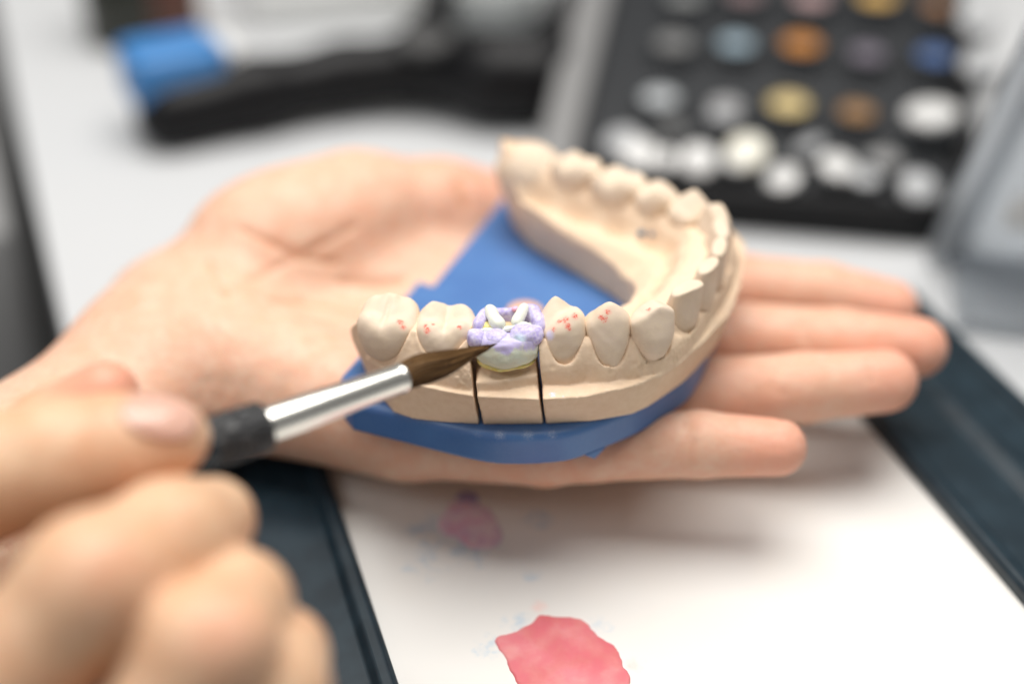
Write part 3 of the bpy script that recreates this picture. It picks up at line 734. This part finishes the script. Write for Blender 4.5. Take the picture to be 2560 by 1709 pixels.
def dz(px, py, d, rpx): return (*at(px, py, dep=d), rpx / FPX * d)
R_THB = [dz(-420, 1235, 18.0, 200), dz(-60, 1195, 18.4, 165), dz(150, 1150, 18.6, 150), dz(300, 1122, 18.7, 138), dz(385, 1098, 18.8, 108)]
R_IDX = [dz(-150, 1330, 19.9, 130), dz(120, 1080, 20.1, 105), dz(262, 988, 20.0, 88)]
R_MID = [dz(-170, 1900, 16.6, 190), dz(235, 1465, 16.7, 178), dz(430, 1350, 17.6, 150), dz(530, 1300, 18.3, 110)]
R_MI2 = [dz(530, 1300, 18.3, 110), dz(420, 1330, 19.6, 105)]
R_RNG = [dz(330, 1960, 16.4, 180), dz(515, 1630, 16.5, 160), dz(592, 1510, 17.5, 128), dz(600, 1478, 18.3, 108)]
R_RN2 = [dz(600, 1478, 18.3, 108), dz(480, 1520, 19.4, 100)]
R_LIT = [dz(600, 2000, 16.8, 150), dz(680, 1725, 16.9, 132), dz(695, 1640, 17.8, 116), dz(680, 1610, 18.5, 100)]
def fright(X, Y, Z):
    D = chain(X, Y, Z, R_THB, .25)
    tip = dz(430, 1092, 18.85, 88); D = smin(D, ellipsoid(X, Y, Z, tip[:3], (.5, .42, .42)), .3)
    D = smin(D, chain(X, Y, Z, R_IDX, .2), .05)
    for q in (R_MID, R_MI2, R_RNG, R_RN2, R_LIT): D = smin(D, chain(X, Y, Z, q, .3), .015)
    kn = dz(255, 1440, 16.5, 150); D = smin(D, ellipsoid(X, Y, Z, kn[:3], (.75, .6, .6)), .3)
    kn = dz(540, 1590, 16.3, 150); D = smin(D, ellipsoid(X, Y, Z, kn[:3], (.68, .55, .55)), .3)
    back = chain(X, Y, Z, [dz(-620, 1640, 18.2, 330), dz(-220, 2000, 17.4, 250), dz(300, 2150, 17.4, 240)], .4)
    return smin(D, back, .3)
pts = np.array([p[:3] for q in (R_THB, R_IDX, R_MID, R_RNG, R_LIT) for p in q])
lo = np.array([-9.6, pts[:, 1].min() - 1.2, pts[:, 2].min() - 1.2]); hi = pts.max(0) + 1.2
V, F = surfnet(fright, lo, hi, .08, smooth=2)
Nn = normals(V, F)
flush = np.zeros(len(V))
for q, r_, a_w in ((R_THB[-1], 1.0, .5), (R_IDX[-1], .9, 1.3), (dz(270, 1400, 15.8, 1), .7, .45), (dz(570, 1590, 15.7, 1), .7, .6)):
    flush = np.maximum(flush, a_w * np.exp(-(np.linalg.norm(V - np.array(q[:3]), axis=1) / r_) ** 2))
hr = obj('hand', V, F, skin_r, person, label='curled hand pinching the brush between thumb and fingers', attrs={'flush': flush, 'crease': np.zeros(len(V))})
# thumb nail: a patch of the thumb's own surface lifted off it
def patch(V, c_px, axes, parent, name):
    (px, py), (ax, ay, ang) = c_px, axes
    cs, sn = math.cos(ang), math.sin(ang); G = []; n = 15; ok = []
    idx = {}; VV = []; FF = []
    for i in range(n):
        for j in range(n):
            u, v = 2 * i / (n - 1) - 1, 2 * j / (n - 1) - 1
            uu = u * math.sqrt(1 - v * v / 2); vv = v * math.sqrt(1 - u * u / 2)
            qx, qy = px + cs * uu * ax - sn * vv * ay, py + sn * uu * ax + cs * vv * ay
            dr = at(qx, qy, dep=1.0) - CAM; dr /= np.linalg.norm(dr); rel = V - CAM; tt = rel @ dr
            dist = np.linalg.norm(rel - tt[:, None] * dr, axis=1); w = np.exp(-(dist / .08) ** 2) * (tt < tt[dist < .12].min() + .35)
            tm = (w * tt).sum() / w.sum(); VV.append(CAM + dr * (tm - .035 * (1 - .6 * max(abs(uu), abs(vv)) ** 3)))
    for i in range(n - 1):
        for j in range(n - 1): FF.append([i * n + j, (i + 1) * n + j, (i + 1) * n + j + 1, i * n + j + 1])
    o = obj(name, np.array(VV), FF, nail_m, None, org=np.array((-8., 2, 3)))
    o.location = (0, 0, 0); o.parent = parent
    sm = o.modifiers.new('thickness', 'SOLIDIFY'); sm.thickness = .03 * S; sm.offset = -1
    return o
patch(V, (398, 1042), (98, 52, math.radians(12)), hr, 'thumbnail')

# ------------------------------------------------------------------ mixing palette under the hands
th = math.radians(17.6); ea = np.array([-math.sin(th), math.cos(th), 0]); eb = np.array([math.cos(th), math.sin(th), 0])
def ab(p): return np.array([p @ eb, p @ ea])
zs = 1.0
bl_, br_ = ab(at(820, 1190, z=zs))[0], ab(at(2150, 1040, z=zs))[0]
aF = 5.0; aN = -11.0
pal = thing('mixing_palette', 'large flat navy plastic wet palette tray on the white table below the hands', 'palette', (2, 0, 0))
prof = [(0, .80), (0, 1.23), (.10, 1.31), (.28, 1.29), (.40, 1.15), (1.55, 1.13), (1.75, 1.25), (1.95, 1.27), (2.15, 1.15), (2.9, 1.11), (3.05, 1.27), (3.25, 1.27), (3.35, 1.15), (3.4, 0.0)]
V = []; F = []
np_ = len(prof)
for (wd, z) in prof:
    for (b, a) in ((bl_ - wd, aN - wd), (br_ + wd, aN - wd), (br_ + wd, aF + wd * .3), (bl_ - wd, aF + wd * .3)):
        p = eb * b + ea * a; V.append((p[0], p[1], z))
for j in range(np_ - 1):
    for i in range(4): F.append([j * 4 + i, (j + 1) * 4 + i, (j + 1) * 4 + (i + 1) % 4, j * 4 + (i + 1) % 4][::-1])
fr = obj('frame', np.array(V), F, navy_m, pal, smooth=False)
bv = fr.modifiers.new('edges', 'BEVEL'); bv.width = .05 * S; bv.segments = 2
paper_m = mat('palette_paper', (.76, .75, .725), .35, .45, mottle=[(.35, (.78, .75, .70), .6)],
              marks=[('stain', (.44, .58, .70), 3.6, .34, .68), ('stain2', (.83, .62, .58), 2.2, .30, .6)])
ny, nx = 120, 90
gx = np.linspace(bl_ + .004, br_ - .004, nx); ga = np.linspace(aN + .004, aF - .004, ny)
V = np.array([eb * b + ea * a + np.array([0, 0, zs + .01 * math.sin(b * .7) * math.sin(a * .6)]) for a in ga for b in gx])
F = np.array([[j * nx + i, j * nx + i + 1, (j + 1) * nx + i + 1, (j + 1) * nx + i] for j in range(ny - 1) for i in range(nx - 1)])
st1 = spots(V, [(at(1100, 1320, z=zs), 1.1), (at(1180, 1370, z=zs), .9), (at(1060, 1400, z=zs), .8), (at(1330, 1440, z=zs), .35), (at(1350, 1300, z=zs), .6), (at(1220, 1612, z=zs), .5), (at(1290, 1552, z=zs), .5), (at(1500, 1560, z=zs), .4)])
st2 = spots(V, [(at(1180, 1310, z=zs), .75), (at(1590, 1660, z=zs), .3), (at(1350, 1515, z=zs), .3)])
obj('paper_sheet', V, F, paper_m, pal, attrs={'stain': st1, 'stain2': st2})
def paint(name, poly_px, m, label, hgt=.05, seed=0, h=.035, core=None):
    P = round_poly(xy(*poly_px, z=zs), 5); lo_ = P.min(0) - .2; hi_ = P.max(0) + .2
    def f(X, Y, Z):
        d = sdpoly(X[:, :, 0], Y[:, :, 0], P)[:, :, None] + .05 * wob(X, Y, 0 * Z, 5, seed) + .022 * wob(X, Y, 0 * Z, 16, seed + 1)
        hh = hgt * np.sqrt(np.clip(-d / .3, 0, 1)) * (1 + .35 * wob(X, Y, 0 * Z, 4, seed + 2))
        return np.maximum(np.maximum(Z - (zs + .012 + hh), d * .6), zs - .02 - Z)
    V, F = surfnet(f, (lo_[0], lo_[1], zs - .05), (hi_[0], hi_[1], zs + .2), h)
    c = V.mean(0); o = obj(name, V, F, m, None, org=np.array([c[0], c[1], zs])); return tag(o, label, 'paint')
red_p = mat('red_porcelain_paste', (.63, .16, .165), .42, .5, sss=.3, sscale=.1, bump=[(4, .01, 2)], mottle=[(1.0, (.72, .29, .29), .9), (3.0, (.66, .11, .17), .5)])
pink_p = mat('pink_porcelain_paste', (.74, .42, .55), .4, .4, sss=.3, sscale=.1, bump=[(6, .02, 3)], mottle=[(2.5, (.62, .46, .62), .8), (4, (.82, .68, .70), .8)])
pur_p = mat('violet_porcelain_paste', (.36, .32, .55), .4, .5)
paint('paint_puddle', [(1246, 1600), (1290, 1575), (1330, 1550), (1352, 1533), (1375, 1536), (1420, 1540), (1470, 1562), (1520, 1600), (1550, 1645), (1572, 1690), (1570, 1760), (1480, 1800), (1330, 1780), (1280, 1700), (1262, 1650)],
      red_p, 'large wet coral red paste puddle on the white palette sheet', .035, 3)
paint('paint_puddle', [(1100, 1300), (1120, 1262), (1165, 1250), (1205, 1268), (1240, 1300), (1262, 1345), (1240, 1372), (1190, 1372), (1150, 1350), (1110, 1335)],
      pink_p, 'small blurred mauve pink paste smear on the sheet below the blue plate', .03, 9)
paint('paint_puddle', [(1140, 1250), (1160, 1228), (1190, 1236), (1195, 1256), (1165, 1262)], pur_p, 'tiny violet paste dab at the top of the mauve smear', .03, 12, .03)

# ------------------------------------------------------------------ powder case with jars, behind on the right
zc = 1.15
c0 = at(1425, 440, z=zc); c1 = at(2400, 518, z=zc)
ex = (c1 - c0); ex[2] = 0; wid = np.linalg.norm(ex); ex /= wid
hy = np.array([-ex[1], ex[0], 0]); tilt = math.radians(11)
ey = hy * math.cos(tilt) + ez * math.sin(tilt); en = np.cross(ex, ey)
def loc2(px, py):
    r = at(px, py, dep=1.0) - CAM; t = ((c0 - CAM) @ en) / (r @ en); p = CAM + r * t - c0; return np.array([p @ ex, p @ ey])
dl = loc2(1573, 0); 
depth_c = 17.0
case = thing('powder_case', 'open charcoal case tilted up behind the hand, rows of round powder jars in it', 'case', c0 * (1, 1, 0))
sh = dl[0] / dl[1]
def casebox(x0, x1, y0, y1, z0, z1, bev=.06):
    V, F = box(x0, x1, y0, y1, z0, z1, bev); return frame_xf(V, c0, ex, ey, en), F
obj('tray', *casebox(0, wid, 0, depth_c, -.75, -.45), dark_m, case)
obj('front_wall', *casebox(-.15, wid + .15, -.25, .12, -1.3, .05), black_m, case)
obj('back_wall', *casebox(-.15, wid + .15, depth_c - .1, depth_c + .2, -1.3, .1), black_m, case)
obj('side_wall', *casebox(-1.05, -.02, -.2, depth_c + .2, -1.3, .02, .15), grey_m, case, label='pale grey left side wall')
obj('side_wall', *casebox(wid + .02, wid + .6, -.2, depth_c + .2, -1.3, .05, .15), black_m, case)
pw = {}
def powder(name, c):
    if name not in pw: pw[name] = mat('powder_' + name, tuple(.72 * q + .10 * sum(c) / 3 + .01 for q in c), .7, .2, bump=[(14, .03, 2)])
    return pw[name]
cupV, cupF = lathe([(.0, -.4), (.58, -.4), (.62, -.36), (.62, .22), (.58, .26), (.53, .22), (.53, .05)], 28, close=False)
disV, disF = lathe([(.525, -.02), (.52, .05), (.40, .10), (.2, .13), (0.01, .14)], 28)
lidV, lidF = lathe([(.54, .20), (.60, .24), (.60, .38), (.52, .44), (.02, .45)], 28)
cup_me = mesh('cup', cupV, cupF, jarcup_m); dis_me = mesh('powder', disV, disF, powder('white', (.7, .7, .68))); lid_me = mesh('lid', lidV, lidF, white_m)
from mathutils import Matrix
ROT = Matrix(((ex[0], ey[0], en[0]), (ex[1], ey[1], en[1]), (ex[2], ey[2], en[2]))).to_euler()
def jar(px, py, pcol, cname, label, lid=None, scale=1.0, lift=0.0):
    q = loc2(px, py); t = thing('powder_jar', label, 'jar', c0 + ex * q[0] + ey * q[1] + en * (-.1 + lift), 'round powder jars in the tilted case')
    E_ = ROT.copy()
    if lid: E_.rotate_axis('X', rng.uniform(-.6, .5)); E_.rotate_axis('Y', rng.uniform(-.5, .5))
    t.rotation_euler = E_; t.scale = (scale,) * 3
    for nm, me in (('cup', cup_me), ('powder', dis_me)):
        o = bpy.data.objects.new(nm, me); COL.objects.link(o); o.parent = t
        if nm == 'powder': o.material_slots[0].link = 'OBJECT'; o.material_slots[0].material = powder(cname, pcol)
    if lid:
        o = bpy.data.objects.new('lid', lid_me); COL.objects.link(o); o.parent = t
        o.material_slots[0].link = 'OBJECT'; o.material_slots[0].material = lid
    return t
lid_w = mat('white_glare_lid', (.66, .66, .65), .3, .5); lid_g = mat('grey_lid', (.40, .41, .42), .3, .5); lid_c = mat('cream_lid', (.78, .76, .66), .35, .5)  # in the front row, white colour stands in for reflections on clear lids
jar(1650, 245, (.52, .55, .57), 'silver', 'pale silver powder jar, first from the left in the second row', None)
jar(1815, 265, (.42, .42, .43), 'ash', 'ash grey powder jar between the silver and yellow ones', None, .9)
jar(1972, 262, (.72, .55, .22), 'sand', 'sandy yellow powder jar right above the blurred white lids', None, 1.12)
jar(2142, 280, (.36, .19, .07), 'brown', 'brown powder jar between the sandy yellow jar and the large white lid', None, .95)
jar(2325, 318, (.8, .8, .8), 'white', 'large bright white lidded jar at the right of the second row', lid_w, 1.15, .1)
jar(1685, 108, (.22, .22, .22), 'dimgrey', 'dim grey powder jar above the silver one', None, 1.05)
jar(1840, 110, (.32, .44, .52), 'paleblue', 'pale blue powder jar left of the vivid orange one', None)
jar(2003, 112, (.60, .22, .015), 'orange', 'vivid orange powder jar in the third row', None, 1.1)
jar(2168, 135, (.20, .17, .22), 'mauve', 'dull mauve powder jar between the orange and deep blue ones', None, .95)
jar(2336, 140, (.06, .14, .36), 'blue', 'deep blue powder jar near the right end of the third row', None)
jar(1712, -8, (.28, .29, .29), 'midgrey', 'mid grey powder jar at the left of the topmost row', None)
jar(1862, -15, (.30, .20, .21), 'rose', 'dusky rose powder jar at the top beside the pink one', None)
jar(2028, -4, (.55, .36, .36), 'pink', 'pale pink powder jar at the top left of the golden one', None, 1.05)
jar(2192, -6, (.75, .45, .10), 'gold', 'golden yellow powder jar cut by the top edge', None, 1.12)
jar(2350, 16, (.36, .17, .07), 'rust', 'rusty brown powder jar at the top right', None)
jar(2440, 58, (.4, .4, .4), 'lidgrey', 'grey lidded jar right of the rusty one', lid_g, .85)
jar(2452, 172, (.5, .5, .5), 'lidgrey2', 'grey lidded jar right of the deep blue one', lid_g, .85)
jar(1560, 366, (.3, .3, .3), 'g3', 'grey lidded jar at the left end of the front row', lid_g, .85)
jar(1600, 394, (.8, .8, .76), 'w1', 'lidded jar with its glare painted white, peeking over the far molars', lid_w, .80)
jar(1745, 406, (.8, .8, .78), 'w2', 'lidded jar with its glare painted white, third along the front row', lid_w, .80)
jar(1868, 388, (.8, .78, .7), 'w3', 'cream lidded jar in the middle of the front row', lid_c, .88)
jar(1962, 454, (.7, .7, .7), 'w4', 'lidded jar with its glare painted white, leaning out at the front rim of the case', lid_w, .72)
jar(2088, 428, (.8, .8, .8), 'w5', 'round lidded jar with its glare painted white, below the brown powder jar', lid_w, .82)
jar(1806, 305, (.55, .55, .55), 'ash2', 'pale grey jar just below the ash grey one', lid_g, .7)
jar(1680, 318, (.2, .2, .2), 'g5', 'small dark jar between the silver jar and the front row', None, .7)
jar(1668, 402, (.6, .6, .6), 'w7', 'small pale lid added as a highlight, tipped against the first white lid of the front row', lid_w, .55)  # this lid and the next three are added to imitate scattered highlights
jar(1832, 412, (.6, .6, .6), 'w8', 'small white lid added as a highlight, wedged under the cream lid', lid_w, .55)
jar(2030, 372, (.4, .4, .4), 'g6', 'small grey lid added as a dim highlight behind the round white lid', lid_g, .6)
jar(2165, 452, (.4, .4, .4), 'g7', 'small grey lid added as a dim highlight at the front rim right of the round white lid', lid_g, .6)
jar(2210, 395, (.3, .3, .3), 'g4', 'dim grey jar in the front row beside the round white lid', None, .9)
jar(2290, 474, (.5, .5, .5), 'w6', 'grey white lidded jar at the right end of the front row', lid_g, .80)

# ------------------------------------------------------------------ clear plastic stand at the right edge
acr = mat('frosted_acrylic', (.80, .84, .88), .32, .5, trans=.82)
stand = thing('acrylic_stand', 'frosted clear plastic stand at the right edge in front of the powder case', 'stand', at(2500, 640, z=0))
q0 = at(2345, 640, z=0); sy = at(2590, 100, z=7.0) - q0; sy /= np.linalg.norm(sy); sx = np.array([.97, -.22, 0]); sx -= sy * (sx @ sy); sx /= np.linalg.norm(sx)
sn_ = np.cross(sx, sy); sy0 = np.array([.22, .97, 0])
def sbox(x0, x1, y0, y1, z0, z1, bev=.05): V, F = box(x0, x1, y0, y1, z0, z1, bev); return frame_xf(V, q0, sx, sy, sn_), F
obj('panel', *sbox(.15, 6, .1, 8, 0, .25), acr, stand)
obj('edge_rail', *sbox(-.3, .45, 0, 8.2, -.05, .4), acr, stand)
V, F = box(.3, 6, -3.5, .3, .02, .35, .06); obj('foot', frame_xf(V, q0, np.array([.97, -.22, 0]), sy0, ez), F, acr, stand)
V, F = box(.9, 1.9, 2.2, 3.3, .25, .65, .2); obj('clip', frame_xf(V, q0, sx, sy, sn_), F, white_m, stand)

# ------------------------------------------------------------------ black holder with blue cap, and things behind it on the left
hold = thing('tool_holder', 'curved black plastic holder at the back with a bright blue cap on its left', 'holder', at(700, 300, z=0))
def hz(px, py, z, r): return (*at(px, py, z=z), r)
H1 = [hz(430, 285, .9, 1.05), hz(640, 232, 1.1, 1.0), hz(860, 188, 1.2, .95), hz(1080, 165, 1.3, 1.1), hz(1240, 195, 1.3, 1.3), hz(1340, 195, 1.3, 1.25), hz(1400, 120, 1.5, 1.0), hz(1440, 20, 1.8, .75), hz(1470, -110, 2.2, .7)]
H2 = [hz(1050, 130, 1.3, .95), hz(1085, 60, 1.6, .6), hz(1100, -20, 1.8, .5), hz(1110, -90, 2, .5)]
V, F = surfnet(lambda X, Y, Z: np.maximum(smin(chain(X, Y, Z, H1, .5), chain(X, Y, Z, H2, .4), .5), .02 - Z), np.array([p[:3] for p in H1 + H2]).min(0) - 1.4, np.array([p[:3] for p in H1 + H2]).max(0) + 1.4, .16)
obj('body', V, F, black_m, hold)
c = at(1065, 120, z=2.2); V, F = lathe([(0.01, 0), (.72, 0), (.8, .08), (.8, .3), (.7, .36), (.01, .36)], 32); obj('knob', V + c, F, mat('dark_grey_knob', (.07, .07, .07), .45, .4), hold)
a = at(345, 190, z=2.0); b = at(505, 160, z=2.0); cx_ = (b - a) / np.linalg.norm(b - a); cy_ = np.cross(ez, cx_)
V, F = box(-.35, .55 + np.linalg.norm(b - a), -.9, 1.3, -.95, .75, .4); obj('cap', frame_xf(V, a, cx_, cy_, ez), F, cap_m, hold)
V, F = box(.6 + np.linalg.norm(b - a), 1.05 + np.linalg.norm(b - a), -.6, .9, -.7, .6, .2); obj('collar', frame_xf(V, a, cx_, cy_, ez), F, white_m, hold)
V, F = box(0, 8.6, 0, 10, 0, 2.6, .5); w0 = at(600, 118, z=0)
sx2 = np.array([.985, .17, 0]); sy2 = np.array([-.17, .985, 0])
tag(obj('white_box', frame_xf(V, w0 + (0, 1.2, 0), sx2, sy2, ez), F, white_m, None, org=w0), 'plain white box behind the black holder', 'box')
V, F = lathe([(.01, 0), (1.7, 0), (2.0, .3), (2.2, 1.6), (2.1, 1.7), (1.9, 1.6), (1.7, .4), (.01, .35)], 40); g0 = at(1215, 40, z=0)
tag(obj('grey_dish', V + g0, F, mat('grey_dish_glaze', (.42, .44, .44), .4, .4), None, org=g0), 'round grey dish framed by the black holder', 'dish')
def bottle(px, py, m, label, r):
    g = at(px, py, z=0); t = thing('bottle', label, 'bottle', g, 'dark bottles at the back left')
    V, F = lathe([(.01, 0), (r * .95, 0), (r, .1), (r, 3.6), (r * .8, 4.1), (r * .42, 4.5), (r * .42, 4.9), (.01, 4.9)], 32); obj('glass', V + g, F, m, t)
    V, F = lathe([(.01, 4.7), (r * .52, 4.7), (r * .52, 5.8), (r * .46, 5.9), (.01, 5.9)], 32); obj('cap', V + g, F, black_m, t)
bottle(325, 95, blackgl_m, 'near black bottle standing behind the blue cap', 1.35)
bottle(425, 85, brown_m, 'reddish brown bottle beside the near black one', 1.15)
